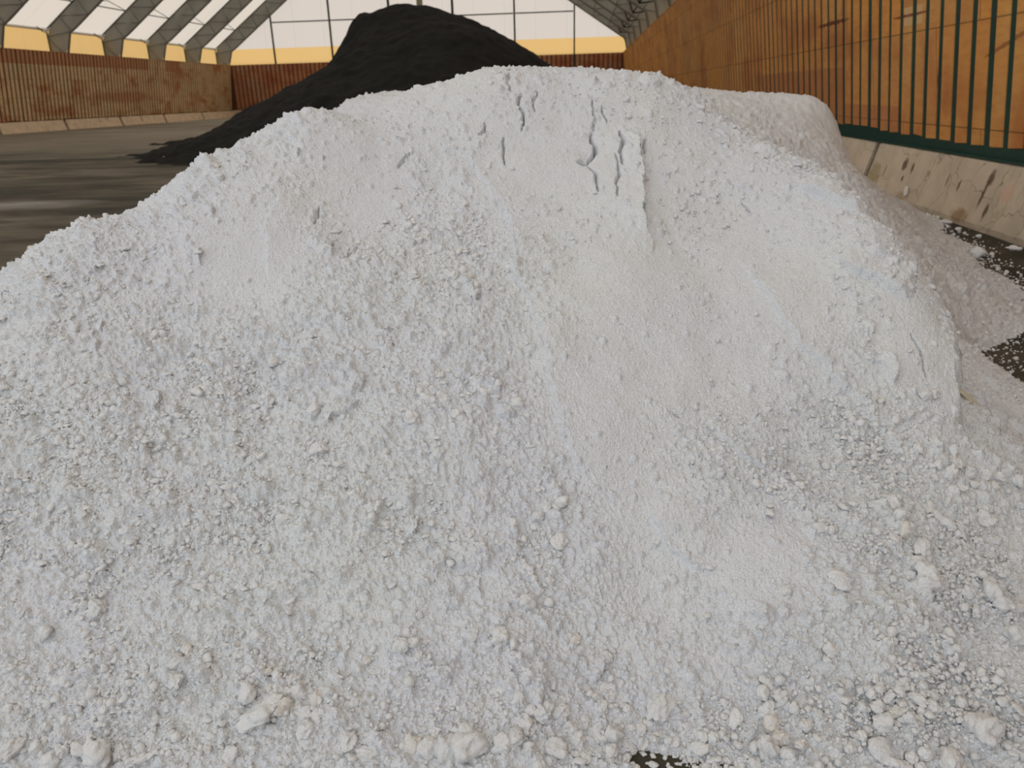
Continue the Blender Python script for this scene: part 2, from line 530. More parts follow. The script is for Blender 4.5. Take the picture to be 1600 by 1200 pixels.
girts = ['in the first bay from the left', 'in the second bay from the left', 'third bay, cut by the black pile', 'hidden in part behind the black pile top',
         'just right of the black pile top', 'in the last full bay on the right']
for z in (9.6,):
    for i in range(1, len(xs) - 1 + 0):
        xa, xb = xs[i], xs[i + 1]
        if i == 6: xb = -0.85
        if i >= 6: break
        g = MB(); g.box(xa + .12, xb - .12, YB - .10, YB - .03, z - .06, z + .06)
        tag(g.build('gable_girt', M['darksteel'], loc=((xa + xb) / 2, YB - .06, z)),
            'horizontal dark rail across the white end wall, %s' % girts[i - 1], 'rail', 'rails of the end wall')

# ------------------------------------------------------------------ arched frames


def along(poly, n):
    """n+1 points evenly spaced along a polyline of (x, z)"""
    P = [Vector((a, b)) for a, b in poly]
    L = [0]
    for i in range(1, len(P)): L.append(L[-1] + (P[i] - P[i - 1]).length)
    out = []
    for k in range(n + 1):
        d = L[-1] * k / n
        for i in range(1, len(P)):
            if d <= L[i] + 1e-9:
                f = (d - L[i - 1]) / (L[i] - L[i - 1]); out.append(P[i - 1].lerp(P[i], f)); break
    return out


def make_frame(y, label):
    root = empty('roof_truss', (RX, y, HT))
    tag(root, label, 'truss', 'arched roof trusses')
    off = (-RX, -y, -HT)
    inn = [(OXL + .3, HT - .5)] + INN + [(OXR - .3, HT - .5)]
    NW = 60
    A, B = along(OUT, NW), along(inn, NW)
    v, f = [], []
    sub = 6
    rnd = random.Random(int(y * 10))
    waves = [(rnd.uniform(.5, 2.0), rnd.uniform(0, 6.28), rnd.uniform(.02, .05)) for _ in range(5)]
    for i in range(NW * 4 + 1):
        k = min(i // 4, NW - 1); fr = i / 4 - k
        a, bb = A[k].lerp(A[k + 1], fr), B[k].lerp(B[k + 1], fr)
        for j in range(sub + 1):
            q = a.lerp(bb, j / sub)
            d = sum(am * math.sin(w_ * (q.x * .8 + q.y * 1.1) + ph + j * .5) for w_, ph, am in waves) * math.sin(math.pi * j / sub)
            v.append((q.x, y + d, q.y))
    R_ = sub + 1
    f = [(i * R_ + j, i * R_ + j + 1, (i + 1) * R_ + j + 1, (i + 1) * R_ + j) for i in range(NW * 4) for j in range(sub)]
    me = np_mesh('web_liner', np.array(v), np.array(f)); me.materials.append(M['truss'])
    o = bpy.data.objects.new('web_liner', me); LINK.link(o); o.parent = root; o.location = off
    for nm, pl in (('outer_chord', [(a, b - .0) for a, b in OUT]), ('inner_chord', inn)):
        g = MB(); g.tube([(a, y, b) for a, b in pl], .085, 8)
        o = g.build(nm, M['steel'], root, True); o.location = off
    g = MB()
    for k in range(0, NW, 1):
        if k % 2 == 0:
            g.tube([(A[k].x, y - .07, A[k].y), (B[k + 1].x, y - .07, B[k + 1].y)], .022, 6)
        else:
            g.tube([(B[k].x, y - .07, B[k].y), (A[k + 1].x, y - .07, A[k + 1].y)], .022, 6)
    o = g.build('lacing', M['steel'], root, True); o.location = off
    return root


ys = [88.6 - 7.12 * k for k in range(0, 13)]
cnt = 0
for k, y in enumerate(ys):
    if k == 0: lb = 'grey roof truss against the white end wall, farthest of all the trusses'
    elif k <= 5: lb = 'grey roof truss over the left wall, %s before the end wall truss' % (['', 'first', 'second', 'third', 'fourth', 'fifth'][k])
    else: lb = 'grey roof truss nearer the camera, %s before the end wall truss' % (['sixth', 'seventh', 'eighth', 'ninth', 'tenth', 'eleventh', 'twelfth', 'thirteenth', 'fourteenth', 'fifteenth'][k - 6])
    make_frame(y, lb)

# purlins between the trusses
pl_lab = ['farthest bay', 'second bay from the end wall', 'third bay from the end wall', 'fourth bay from the end wall', 'fifth bay from the end wall', 'sixth bay from the end wall']
for side in (-1, 1):
    for x, s2 in (((-37.45, 1), (-31.0, 1), (-24.5, 1)) if side < 0 else ((1.9, 1), (-4.5, 1))):
        for k in range(0, len(ys) - 1):
            ya, yb = ys[k + 1], ys[k]
            z = inner_z(x) + LIFT - .12
            g = MB()
            g.tube([(x, ya + .1, z), (x, yb - .1, z)], .045, 6)
            dx = .55 if side < 0 else -.55
            g.tube([(x, ya + .1, z), (x + dx, (ya + yb) / 2, inner_z(x + dx) + LIFT - .10), (x, yb - .1, z)], .03, 6)
            where = ('left' if side < 0 else 'right')
            row = {-37.45: 'lowest row', -31.0: 'second row up', -24.5: 'third row up', 1.9: 'lowest row', -4.5: 'second row up'}[x]
            bay = pl_lab[k] if k < 6 else 'bay %s' % ['seventh', 'eighth', 'ninth', 'tenth', 'eleventh', 'twelfth', 'thirteenth', 'fourteenth', 'fifteenth'][k - 6] + ' from the end wall'
            tag(g.build('roof_purlin', M['steel'], None, True, loc=(x, (ya + yb) / 2, z)),
                'thin grey purlin, %s roof slope, %s, %s' % (where, row, bay), 'purlin', 'purlins between the trusses')

# braces fanning out from each truss knee over the right wall, small white fittings over the left wall
for k in range(0, 11):
    y = ys[k]
    g = MB()
    c = Vector((3.95, y - .12, 7.35))
    for e in ((2.9, y - 2.6, 9.6), (4.9, y - 2.8, 8.9), (5.6, y - 2.2, 7.3), (3.2, y - .15, 9.4)):
        g.tube([c, e], .05, 6)
    bay = ['farthest', 'second farthest', 'third farthest', 'fourth farthest', 'fifth farthest', 'sixth farthest', 'seventh farthest', 'eighth farthest', 'ninth farthest', 'tenth farthest', 'eleventh farthest'][k]
    tag(g.build('knee_brace', M['darksteel'], None, True, loc=tuple(c)), 'dark steel knee brace above the right wall at the %s truss' % bay, 'brace', 'knee braces over the right wall')
for k in range(1, 7):
    y = ys[k] - .75
    root = empty('eave_fitting', (OXL + .35, y, ZK - .12))
    tag(root, 'small round white fitting under the left eave, %s orange panel from the end' % ['', 'first', 'second', 'third', 'fourth', 'fifth', 'sixth'][k], 'fitting', 'round fittings under the left eave')
    g = MB(); n = 12
    g.tube([(0, -.14, 0), (0, -.11, 0), (0, .11, 0), (0, .14, 0)], .17, 12)
    o = g.build('housing', M['white'], root, True)
    g = MB(); g.tube([(0, -.45, .02), (0, -.14, .0)], .05, 8); g.tube([(0, -.45, .02), (-.25, -.45, .25)], .04, 8)
    o = g.build('bracket', M['steel'], root, True)


# ------------------------------------------------------------------ concrete blocks under the side walls
def block(side, y0, y1, mat, seed):
    rnd = random.Random(seed)
    s = side
    prof = [(0.10, 0.0), (-0.25, 0.0), (-0.25, 0.07), (-0.19, 0.22), (-0.05, HB - .03), (-0.02, HB - .005), (0.10, HB - .005)]
    n = 40
    g = MB()
    for i in range(n + 1):
        yy = y0 + (y1 - y0) * i / n
        e = 0.0
        if i == 0 or i == n: e = .03
        for (px, pz) in prof:
            j = 0 if px >= .09 else rnd.uniform(-.006, .006)
            g.v.append((XR * 0 + s * (px + j + (e if px < 0 else 0)), yy, max(pz + (rnd.uniform(-.006, .004) if 0 < pz < HB - .01 else 0), 0)))
    m = len(prof)
    for i in range(n):
        for k in range(m):
            k2 = (k + 1) % m
            g.f.append((i * m + k, i * m + k2, (i + 1) * m + k2, (i + 1) * m + k))
    g.f.append(tuple(range(m))); g.f.append(tuple(n * m + k for k in reversed(range(m))))
    X = XR if s > 0 else XL
    g.v = [(a, b - (y0 + y1) / 2, c) for a, b, c in g.v]
    o = g.build('concrete_block', mat, None, False)
    o.location = (X, (y0 + y1) / 2, 0)
    return o


GAP = .13
yj = [-6.3, 6.3 - 6.2, 6.33, 13.72, 21.1, 28.5, 35.9, 43.3, 50.7, 58.1, 65.5, 72.9, 80.3, 87.7]
names_r = {2: 'stained beige concrete block under the right wall, nearest in view, with a small loop', 3: 'beige concrete block under the right wall, second in view, half behind the white pile'}
for i in range(len(yj) - 1):
    o = block(1, yj[i] + GAP / 2, yj[i + 1] - GAP / 2, M['concrete'], 40 + i)
    far = i - 3
    lb = names_r.get(i, 'beige concrete block under the right wall, hidden beyond the pile, %s along' % (['', 'third', 'fourth', 'fifth', 'sixth', 'seventh', 'eighth', 'ninth', 'tenth', 'eleventh', 'twelfth'][min(far, 11)] if far > 0 else ('nearest the camera' if i == 1 else 'behind the camera')))
    tag(o, lb, 'concrete block', 'concrete blocks under the right wall')
    if i == 2:
        lp = MB()
        pts = [Vector((0, .055 * math.cos(w) + .02 * math.sin(w), .05 * math.sin(w) + .03 * math.cos(w))) for w in [2 * math.pi * q / 14 for q in range(15)]]
        lp.tube(pts, .014, 8)
        l = lp.build('lifting_loop', M['white'], o, True)
        l.location = (-.235, 11.75 - o.location.y, .20); l.rotation_euler = (0, .35, 0)
        tag(l, 'small white lifting loop')
yl = [-6, 1.3, 8.7, 16.0, 22.6, 29.3, 36.6, 44.0, 51.4, 58.71, 66.27, 73.6, 81.4, 89.2]
ol = ['nearest the camera', 'second', 'third', 'fourth', 'fifth', 'sixth', 'seventh', 'eighth', 'ninth', 'tenth', 'eleventh', 'twelfth', 'thirteenth']
for i in range(len(yl) - 1):
    o = block(-1, yl[i] + .14, yl[i + 1] - .14, M['concrete_l'], 80 + i)
    d = len(yl) - 2 - i
    lb = 'pale tan concrete block under the left wall, %s counting from the far corner' % (['first', 'second', 'third', 'fourth', 'fifth', 'sixth', 'seventh', 'eighth', 'ninth', 'tenth', 'eleventh', 'twelfth', 'thirteenth'][d])
    tag(o, lb, 'concrete block', 'concrete blocks under the left wall')
# ------------------------------------------------------------------ piles: height fields
def tps_fit(P):
    P = np.array(P, float)
    xy, z = P[:, :2], P[:, 2]
    n = len(P)
    d = np.sqrt(((xy[:, None] - xy[None]) ** 2).sum(-1))
    K = d * 1.0                                     # linear kernel, softened: follows points, no overshoot
    K = np.sqrt(d * d + 0.06)
    A = np.zeros((n + 3, n + 3)); A[:n, :n] = K - np.eye(n) * 0.0
    A[:n, n] = 1; A[:n, n + 1:] = xy; A[n, :n] = 1; A[n + 1:, :n] = xy.T
    w = np.linalg.solve(A, np.concatenate([z, np.zeros(3)]))
    return xy, w


def tps_eval(T, x, y):
    xy, w = T
    out = w[-3] + w[-2] * x + w[-1] * y
    for (a, b), c in zip(xy, w[:-3]):
        out = out + c * np.sqrt((x - a) ** 2 + (y - b) ** 2 + 0.06)
    return out


WHITE_PTS = [
    # crest of the near mound, left to right
    (-2.215, 2.71, 1.033), (-2.037, 2.846, 1.165), (-1.915, 2.989, 1.222), (-1.83, 3.08, 1.232), (-1.633, 3.264, 1.367), (-1.409, 3.529, 1.489),
    (-1.177, 3.771, 1.581), (-1.065, 3.907, 1.525), (-.981, 3.981, 1.576), (-.863, 4.059, 1.65), (-.686, 4.194, 1.712), (-.495, 4.271, 1.754),
    (-.199, 4.345, 1.76), (.102, 4.399, 1.755), (.436, 4.378, 1.698), (.621, 4.255, 1.60), (.83, 4.117, 1.446), (1.067, 3.907, 1.313),
    (1.229, 3.701, 1.149), (1.371, 3.329, .944), (1.428, 2.975, .769), (1.342, 2.739, .645),
    # toe
    (-4.6, 2.2, -.05), (-4.3, 1.5, -.05), (-3.3, 1.05, -.03), (-2.3, 1.15, -.02), (-1.5, 1.32, -.01), (-.9, 1.38, 0), (-.4, 1.42, 0), (.0, 1.49, -.01),
    (.2, 1.56, -.022), (.5, 1.50, 0), (.95, 1.46, 0), (1.5, 1.55, -.01), (2.2, 1.9, -.02), (2.75, 2.6, -.02), (2.85, 3.4, -.02), (2.6, 4.1, -.02),
    (2.45, 4.5, -.015), (2.55, 4.9, -.01), (3.07, 5.4, -.01), (3.5, 6.3, -.01), (3.86, 7.9, -.01), (4.2, 9.4, -.01), (4.5, 11, -.01), (4.65, 12.7, .03),
    # face
    (-3.0, 2.2, .55), (-1.7, 1.95, .46), (-1.0, 2.0, .42), (-.4, 2.1, .44), (.2, 2.2, .42), (.7, 2.1, .34), (1.1, 2.05, .24),
    (-1.5, 2.6, .88), (-.8, 2.8, .92), (-.1, 3.0, .98), (.5, 2.95, .88), (.95, 2.7, .66), (-.4, 3.6, 1.36), (.3, 3.7, 1.38), (-1.0, 3.3, 1.24),
    (.8, 3.5, 1.16), (1.5, 2.2, .16),
    # left side falling away behind the crest
    (-2.7, 3.2, .62), (-3.3, 2.8, .35), (-3.4, 3.8, .10), (-3.9, 3.2, -.02), (-3.9, 4.6, -.05), (-2.5, 3.9, .62), (-2.1, 4.4, .85), (-2.9, 5.0, .35),
    (-3.9, 6.0, -.05), (-3.2, 6.5, .30), (-4.3, 8.5, -.05), (-1.7, 4.2, 1.15),
    # behind the crest and the flat-topped windrow
    (-1.3, 4.7, 1.38), (-.5, 4.9, 1.52), (.1, 5.1, 1.50), (.6, 5.0, 1.36), (-1.6, 5.6, 1.40), (-.6, 6.0, 1.55), (.5, 6.2, 1.42),
    (-2.0, 6.75, 1.60), (-1.55, 7.1, 1.655), (-.8, 7.4, 1.65), (.3, 7.7, 1.60), (1.2, 7.9, 1.545), (1.77, 8.0, 1.54), (2.25, 8.08, 1.515), (2.40, 8.1, 1.40),
    (-2.6, 6.9, 1.05), (-2.7, 8.5, 1.25), (-3.4, 10, .6), (-4.0, 12, -.05), (-.5, 9.5, 1.55), (2.0, 10, 1.35), (2.9, 10.5, 1.0), (0, 12.5, .8), (3.4, 12.5, .6),
    (-3, 14.5, -.05), (0, 15.2, -.05), (3.5, 14.6, -.02), (4.7, 14.0, .0), (5.2, 11, -.05), (4.9, 8, -.1), (4.2, 6, -.1),
    # right flank between the near mound and the windrow
    (1.7, 3.05, .42), (1.62, 3.5, .52), (1.5, 4.2, .72), (1.25, 4.6, 1.02), (1.95, 4.2, .42), (2.1, 3.4, .24), (1.9, 2.7, .22), (2.0, 5.0, .62), (1.5, 5.4, 1.0),
    (2.62, 7.95, .88), (2.4, 5.9, .50), (2.75, 6.9, .52), (2.3, 7.0, .92), (3.1, 8.3, .50), (2.75, 8.3, .80), (3.5, 9.8, .50),
]
BLACK_PTS = [(-13.42,24.0,0.2),(-18.79,33.6,-0.07),(-13.18,24.7,0.32),(-18.36,34.41,-0.08),(-13.01,25.92,0.45),(-17.94,35.75,-0.09),(-12.95,27.06,0.63),(-17.7,36.98,-0.11),(-12.85,28.21,0.91),(-13.47,29.58,0.73),(-14.92,32.76,0.31),(-17.41,38.22,-0.14),(-12.51,28.91,1.21),(-13.1,30.29,0.99),(-14.49,33.5,0.43),(-16.87,39.01,-0.17),(-11.91,29.7,1.67),(-12.46,31.1,1.38),(-13.77,34.34,0.62),(-16.0,39.91,-0.22),(-11.56,30.37,2.06),(-12.1,31.78,1.72),(-13.34,35.05,0.77),(-15.48,40.65,-0.26),(-11.32,31.0,2.22),(-11.83,32.41,1.86),(-13.04,35.69,0.84),(-15.09,41.33,-0.27),(-10.86,31.16,2.25),(-11.36,32.58,1.89),(-12.51,35.88,0.85),(-14.49,41.55,-0.28),(-10.48,31.61,2.46),(-10.95,33.03,2.06),(-12.05,36.35,0.93),(-13.94,42.05,-0.3),(-10.17,31.92,2.62),(-10.63,33.35,2.2),(-11.69,36.68,1.0),(-13.51,42.4,-0.31),(-9.88,32.32,2.92),(-10.32,33.76,2.46),(-11.34,37.11,1.12),(-13.09,42.84,-0.34),(-9.73,32.58,3.33),(-10.16,34.02,2.81),(-11.16,37.37,1.28),(-12.87,43.12,-0.38),(-9.4,32.88,4.04),(-9.81,34.32,3.42),(-10.78,37.69,1.56),(-12.43,43.46,-0.45),(-9.2,33.25,4.45),(-9.6,34.7,3.78),(-10.54,38.07,1.73),(-12.14,43.85,-0.5),(-9.06,33.5,4.72),(-9.45,34.94,4.01),(-10.37,38.32,1.84),(-11.93,44.11,-0.52),(-8.88,33.85,4.86),(-9.26,35.31,4.13),(-10.15,38.69,1.9),(-11.67,44.49,-0.54),(-8.31,34.0,4.88),(-8.66,35.46,4.15),(-9.49,38.86,1.9),(-10.92,44.69,-0.54),(-8.04,34.06,5.02),(-8.39,35.52,4.26),(-9.19,38.93,1.96),(-10.57,44.77,-0.55),(-7.15,34.26,5.1),(-7.46,35.73,4.33),(-8.18,39.16,1.99),(-9.4,45.03,-0.56),(-6.65,34.36,5.07),(-6.93,35.84,4.31),(-7.6,39.27,1.98),(-8.74,45.16,-0.56),(-5.97,34.49,4.86),(-6.22,35.97,4.13),(-6.82,39.41,1.9),(-7.84,45.33,-0.54),(-5.25,34.6,4.73),(-5.47,36.09,4.02),(-6.0,39.55,1.84),(-6.9,45.48,-0.52),(-4.74,34.68,4.53),(-4.94,36.16,3.84),(-5.41,39.63,1.76),(-6.23,45.58,-0.5),(-3.91,34.78,4.19),(-4.08,36.27,3.56),(-4.47,39.75,1.63),(-5.14,45.71,-0.47),(-3.31,34.84,3.84),(-3.46,36.34,3.25),(-3.79,39.82,1.49),(-4.36,45.79,-0.43),(-2.53,34.91,3.4),(-2.64,36.4,2.88),(-2.89,39.9,1.31),(-3.32,45.88,-0.39),(-1.87,34.95,2.96),(-1.95,36.45,2.5),(-2.13,39.94,1.14),(-2.45,45.93,-0.35),(-1.47,34.97,2.6),(-1.53,36.47,2.19),(-1.68,39.96,0.99),(-1.93,45.96,-0.31),(-0.53,35.0,1.9),(-0.55,36.5,1.58),(-0.6,40.0,0.71),(-0.69,45.99,-0.24),(-14.32,24.59,-0.02),(-12.85,22.81,-0.02),(-11.77,21.71,-0.02),(-10.08,20.93,-0.02),(-7.7,19.01,-0.02),(-5.72,17.85,-0.02),(-3.5,19.5,-0.02),(-1,20.5,-0.02),(1.2,23,-0.02),(2.4,28,-0.05),(2.2,35,-0.1),(-17,27,-0.2),(-18,31,-0.2),(-19,36,-0.2),(-12,17,-0.6),(-6,15,-0.6),(1,16,-0.6),(-9,24,1.0),(-6,24,1.5),(-3,25,1.6),(-8,28,2.6),(-4.5,29,3.6),(-1.5,29,2.4)]


def white_height(x, y):
    return tps_eval(WHITE_T, x, y)


WHITE_T = tps_fit(WHITE_PTS)


LUMPS = {
'foot': [(-0.212,2.077,0.012),(-0.229,1.789,0.0183),(-0.222,1.766,0.0237),(-0.186,1.77,0.0164),(-0.112,1.656,0.0158),(-0.087,1.646,0.0105),(-0.162,1.624,0.0156),(-0.093,1.617,0.0242),(-0.044,1.651,0.0157),(-0.055,1.627,0.0156),(-0.024,1.604,0.0189),(-0.136,1.61,0.0155),(-0.144,1.573,0.0238),(-0.197,1.519,0.0234),(-0.17,1.539,0.0235),(-0.285,1.509,0.0333),(-0.34,1.502,0.025),(-0.391,1.51,0.0201),(-0.432,1.515,0.0201),(-0.503,1.724,0.0199),(-0.466,1.747,0.0145),(-0.582,1.729,0.0091),(-0.594,1.699,0.009),(-0.33,1.557,0.0136),(-0.29,1.553,0.0169),(-0.27,1.695,0.0089),(0.074,1.778,0.0164),(0.079,1.686,0.0124),(0.108,1.701,0.0107),(0.073,1.706,0.0107),(0.095,1.601,0.0223),(0.019,1.624,0.0139),(0.219,1.678,0.0282),(0.209,1.623,0.0121),(0.17,1.603,0.0104),(0.082,1.566,0.017),(-0.13,1.518,0.0167),(-0.602,1.508,0.0236),(-0.545,1.483,0.02),(-0.086,1.942,0.0134),(-0.01,1.808,0.0147),(-0.133,2.104,0.0141),(-0.065,2.047,0.0198),(-0.161,1.873,0.0226),(0.049,1.691,0.0106),(0.039,1.672,0.0106),(0.061,1.659,0.0123),(0.114,1.68,0.0106),(0.131,1.663,0.0105),(0.142,1.702,0.0089),(-0.008,1.576,0.017),(-0.058,1.543,0.0202),(0.017,1.544,0.0151),(0.24,1.61,0.0103),(0.25,1.609,0.0121),(0.2,1.608,0.0104),(0.165,1.632,0.0139),(0.137,1.594,0.0137),(0.186,1.646,0.0139)],
'right_foot': [(0.909,2.161,0.01),(0.964,2.132,0.0138),(1.024,2.086,0.0214),(1.033,2.028,0.0267),(1.012,2.176,0.024),(0.758,2.146,0.0239),(0.764,1.982,0.0227),(0.6,1.95,0.015),(1.233,2.059,0.0271),(1.279,2.031,0.0287),(1.255,1.951,0.0261),(0.462,1.756,0.0107),(0.515,1.741,0.0159),(0.502,1.712,0.0175),(0.543,1.708,0.0174),(0.577,1.688,0.0138),(0.506,1.677,0.0207),(0.512,1.646,0.0171),(0.525,1.613,0.0202),(0.491,1.577,0.0233),(0.789,1.693,0.0171),(0.827,1.711,0.0137),(0.857,1.723,0.0138),(0.804,1.721,0.0121),(0.779,1.715,0.0121),(0.905,1.707,0.0154),(0.937,1.703,0.0154),(0.798,1.663,0.0237),(0.841,1.677,0.017),(0.872,1.666,0.0169),(0.898,1.67,0.0118),(1.054,1.662,0.0335),(1.107,1.646,0.015),(1.118,1.806,0.0106),(1.133,1.744,0.0138),(0.775,1.585,0.023),(0.884,1.591,0.0147),(0.849,1.583,0.0147),(0.934,1.567,0.0227),(0.327,1.623,0.0137),(0.305,1.624,0.0103),(0.316,1.593,0.017),(0.354,1.614,0.012),(0.702,1.817,0.0161),(0.592,1.64,0.0152),(0.571,1.593,0.015),(0.687,1.861,0.0091),(0.419,1.664,0.0173),(0.908,1.769,0.0088),(0.862,1.8,0.0106),(0.837,1.777,0.0106),(0.882,1.773,0.0105),(0.804,1.752,0.0105),(0.933,1.746,0.0121),(0.95,1.733,0.0103),(0.878,1.748,0.0122),(0.455,1.563,0.0166),(0.536,1.571,0.0132),(0.8,1.558,0.013),(0.822,1.552,0.0146),(0.864,1.561,0.013),(0.729,1.611,0.0133),(0.698,1.585,0.0115),(1.162,1.711,0.0136),(0.973,1.562,0.0145)],
'right_mid': [(0.995,2.254,0.0205),(1.042,2.255,0.0164),(0.996,2.21,0.0263),(1.019,2.186,0.0241),(1.057,2.146,0.0258),(1.158,2.261,0.0268),(1.216,2.253,0.0267),(1.315,2.321,0.0252),(1.23,2.368,0.0212),(1.133,2.197,0.0121),(1.247,2.093,0.0235),(1.263,2.055,0.0174),(0.91,2.164,0.012),(1.038,2.048,0.0288),(1.475,2.422,0.013),(1.079,2.282,0.0145),(1.133,2.287,0.0145),(1.195,2.314,0.0146),(1.259,2.316,0.0147),(1.087,2.242,0.0143),(1.316,2.353,0.0148),(1.339,2.266,0.0124)],
'right_high': [(1.067,2.584,0.0135),(1.219,2.658,0.0182),(1.26,2.669,0.016),(1.148,2.474,0.0196),(1.206,2.514,0.0132),(1.266,2.488,0.0219),(1.202,2.436,0.0173),(1.276,2.461,0.0174),(1.233,2.416,0.0215),(1.315,2.454,0.0196),(1.031,2.616,0.0136),(1.38,2.473,0.0175),(1.426,2.475,0.0197),(1.475,2.515,0.0155),(1.502,2.494,0.0199),(1.39,2.435,0.0173),(1.318,2.421,0.0151),(1.264,2.39,0.015),(1.175,2.395,0.015),(1.222,2.466,0.0153),(1.198,2.614,0.0135),(1.146,2.581,0.0135),(1.097,2.563,0.0112),(1.235,2.584,0.0135)],
'left_foot': [(-1.396,1.757,0.0225),(-1.606,1.724,0.013),(-1.527,1.693,0.0184),(-1.101,1.675,0.0163),(-1.084,1.681,0.0091),(-1.123,1.645,0.0197),(-1.106,1.604,0.0212),(-0.903,1.589,0.0227),(-0.843,1.545,0.0378),(-0.788,1.561,0.0276),(-0.759,1.606,0.0193),(-0.806,1.601,0.0158),(-0.707,1.594,0.0157),(-0.841,1.6,0.0105),(-0.728,1.554,0.0138),(-0.692,1.553,0.0154),(-0.711,1.513,0.022),(-1.245,1.435,0.0336),(-1.292,1.458,0.017),(-1.376,1.424,0.0219),(-1.32,1.454,0.0153),(-1.492,1.426,0.0219),(-0.905,1.453,0.02),(-0.914,1.643,0.0107),(-0.857,1.637,0.0106),(-0.829,1.634,0.0124),(-0.891,1.628,0.0106),(-0.792,1.63,0.0106),(-0.777,1.641,0.0106),(-0.678,1.607,0.0122),(-1.43,1.45,0.0153),(-1.353,1.44,0.0135),(-1.201,1.452,0.0152),(-1.149,1.437,0.0167),(-1.11,1.447,0.0117),(-0.96,1.461,0.0117),(-1.005,1.445,0.0134),(-1.476,1.471,0.0137),(-1.531,1.507,0.0122),(-1.423,1.489,0.0103)],
'centre': [(-0.534,2.463,0.0134),(-0.519,2.405,0.0198),(-0.478,2.425,0.0155),(-0.414,2.356,0.0195),(-0.217,2.418,0.0241),(-0.257,2.338,0.0129),(-0.278,2.332,0.0129),(-0.225,2.341,0.0129),(-0.563,2.329,0.0259),(-0.458,2.164,0.0144),(-0.435,2.177,0.0103),(-0.054,2.155,0.0204),(-0.133,2.104,0.0161),(-0.574,2.499,0.0113),(-0.504,2.506,0.0113),(-0.9,2.336,0.0218),(-0.855,2.221,0.0253),(-0.912,2.015,0.0159),(-1.096,2.516,0.0184),(-0.984,2.467,0.0136),(-0.709,2.501,0.0113),(-0.366,2.481,0.0134),(-0.487,2.493,0.0112),(-0.453,2.402,0.0132),(-0.557,2.433,0.0111),(-0.385,2.389,0.0131),(-0.318,2.367,0.0108),(-0.298,2.39,0.0109),(-0.476,2.25,0.0105),(-0.451,2.223,0.0125),(-0.495,2.238,0.0126),(-0.485,2.199,0.0125),(-0.503,2.179,0.0103),(-0.428,2.207,0.0104),(-0.085,2.19,0.0124),(-0.074,2.167,0.0123),(-0.023,2.152,0.0122),(-0.034,2.188,0.0103),(-0.104,2.133,0.0122),(-0.073,2.127,0.0101),(-0.003,2.136,0.0101),(-1.051,1.896,0.0135),(-0.518,1.749,0.0109),(-0.493,1.768,0.011),(-0.486,1.783,0.0092),(-0.448,1.714,0.0108)],
'upper': [(-0.708,3.129,0.0159),(-0.665,3.114,0.0184),(-0.634,3.141,0.0159),(-0.568,3.084,0.0183),(-0.605,3.065,0.0156),(-0.669,3.06,0.0156),(-0.496,2.934,0.0176),(-0.462,2.964,0.0152),(-0.432,2.924,0.015),(-0.402,2.88,0.0149),(-0.515,2.886,0.0149),(-0.744,3.182,0.0134),(-1.381,3.446,0.0142),(-1.543,3.257,0.0136),(-0.912,3.084,0.0131),(-0.84,3.187,0.0134)],
}
CRACKS = [
([(-0.363, 4.168), (-0.361, 4.052), (-0.34, 3.99)], 0.03, 0.008),
([(-0.293, 3.981), (-0.298, 3.909), (-0.277, 3.862), (-0.284, 3.773)], 0.06, 0.011),
([(-0.226, 4.01), (-0.226, 3.885)], 0.035, 0.006),
([(-0.363, 3.738), (-0.354, 3.695), (-0.352, 3.579)], 0.04, 0.006),
([(0.044, 3.796), (0.064, 3.727), (0.046, 3.664), (0.017, 3.612)], 0.07, 0.013),
([(0.026, 3.6), (0.057, 3.556), (0.07, 3.459)], 0.045, 0.007),
([(0.175, 3.804), (0.188, 3.751), (0.179, 3.62)], 0.05, 0.01),
([(0.154, 3.677), (0.162, 3.556), (0.15, 3.425)], 0.035, 0.006),
([(0.054, 4.004), (0.05, 3.804)], 0.025, 0.004),
([(0.294, 3.797), (0.295, 3.716)], 0.04, 0.008),
([(0.264, 3.382), (0.277, 3.328)], 0.06, 0.012),
([(-0.457, 3.785), (-0.459, 3.744), (-0.479, 3.725)], 0.04, 0.01),
([(0.094, 3.943), (0.117, 3.85)], 0.03, 0.006),
([(1.235, 2.848), (1.251, 2.801), (1.253, 2.717)], 0.035, 0.008),
([(-1.099, 3.209), (-1.108, 3.113)], 0.03, 0.007),
([(-0.78, 3.58), (-0.825, 3.5)], 0.03, 0.007),
([(0.34, 2.469), (0.314, 2.476)], 0.03, 0.006),
([(0.706, 3.518), (0.741, 3.478)], 0.035, 0.009),
([(-0.909, 3.068), (-0.93, 2.991)], 0.03, 0.007),
([(1.571, 7.579), (1.553, 7.301)], 0.03, 0.008),
]
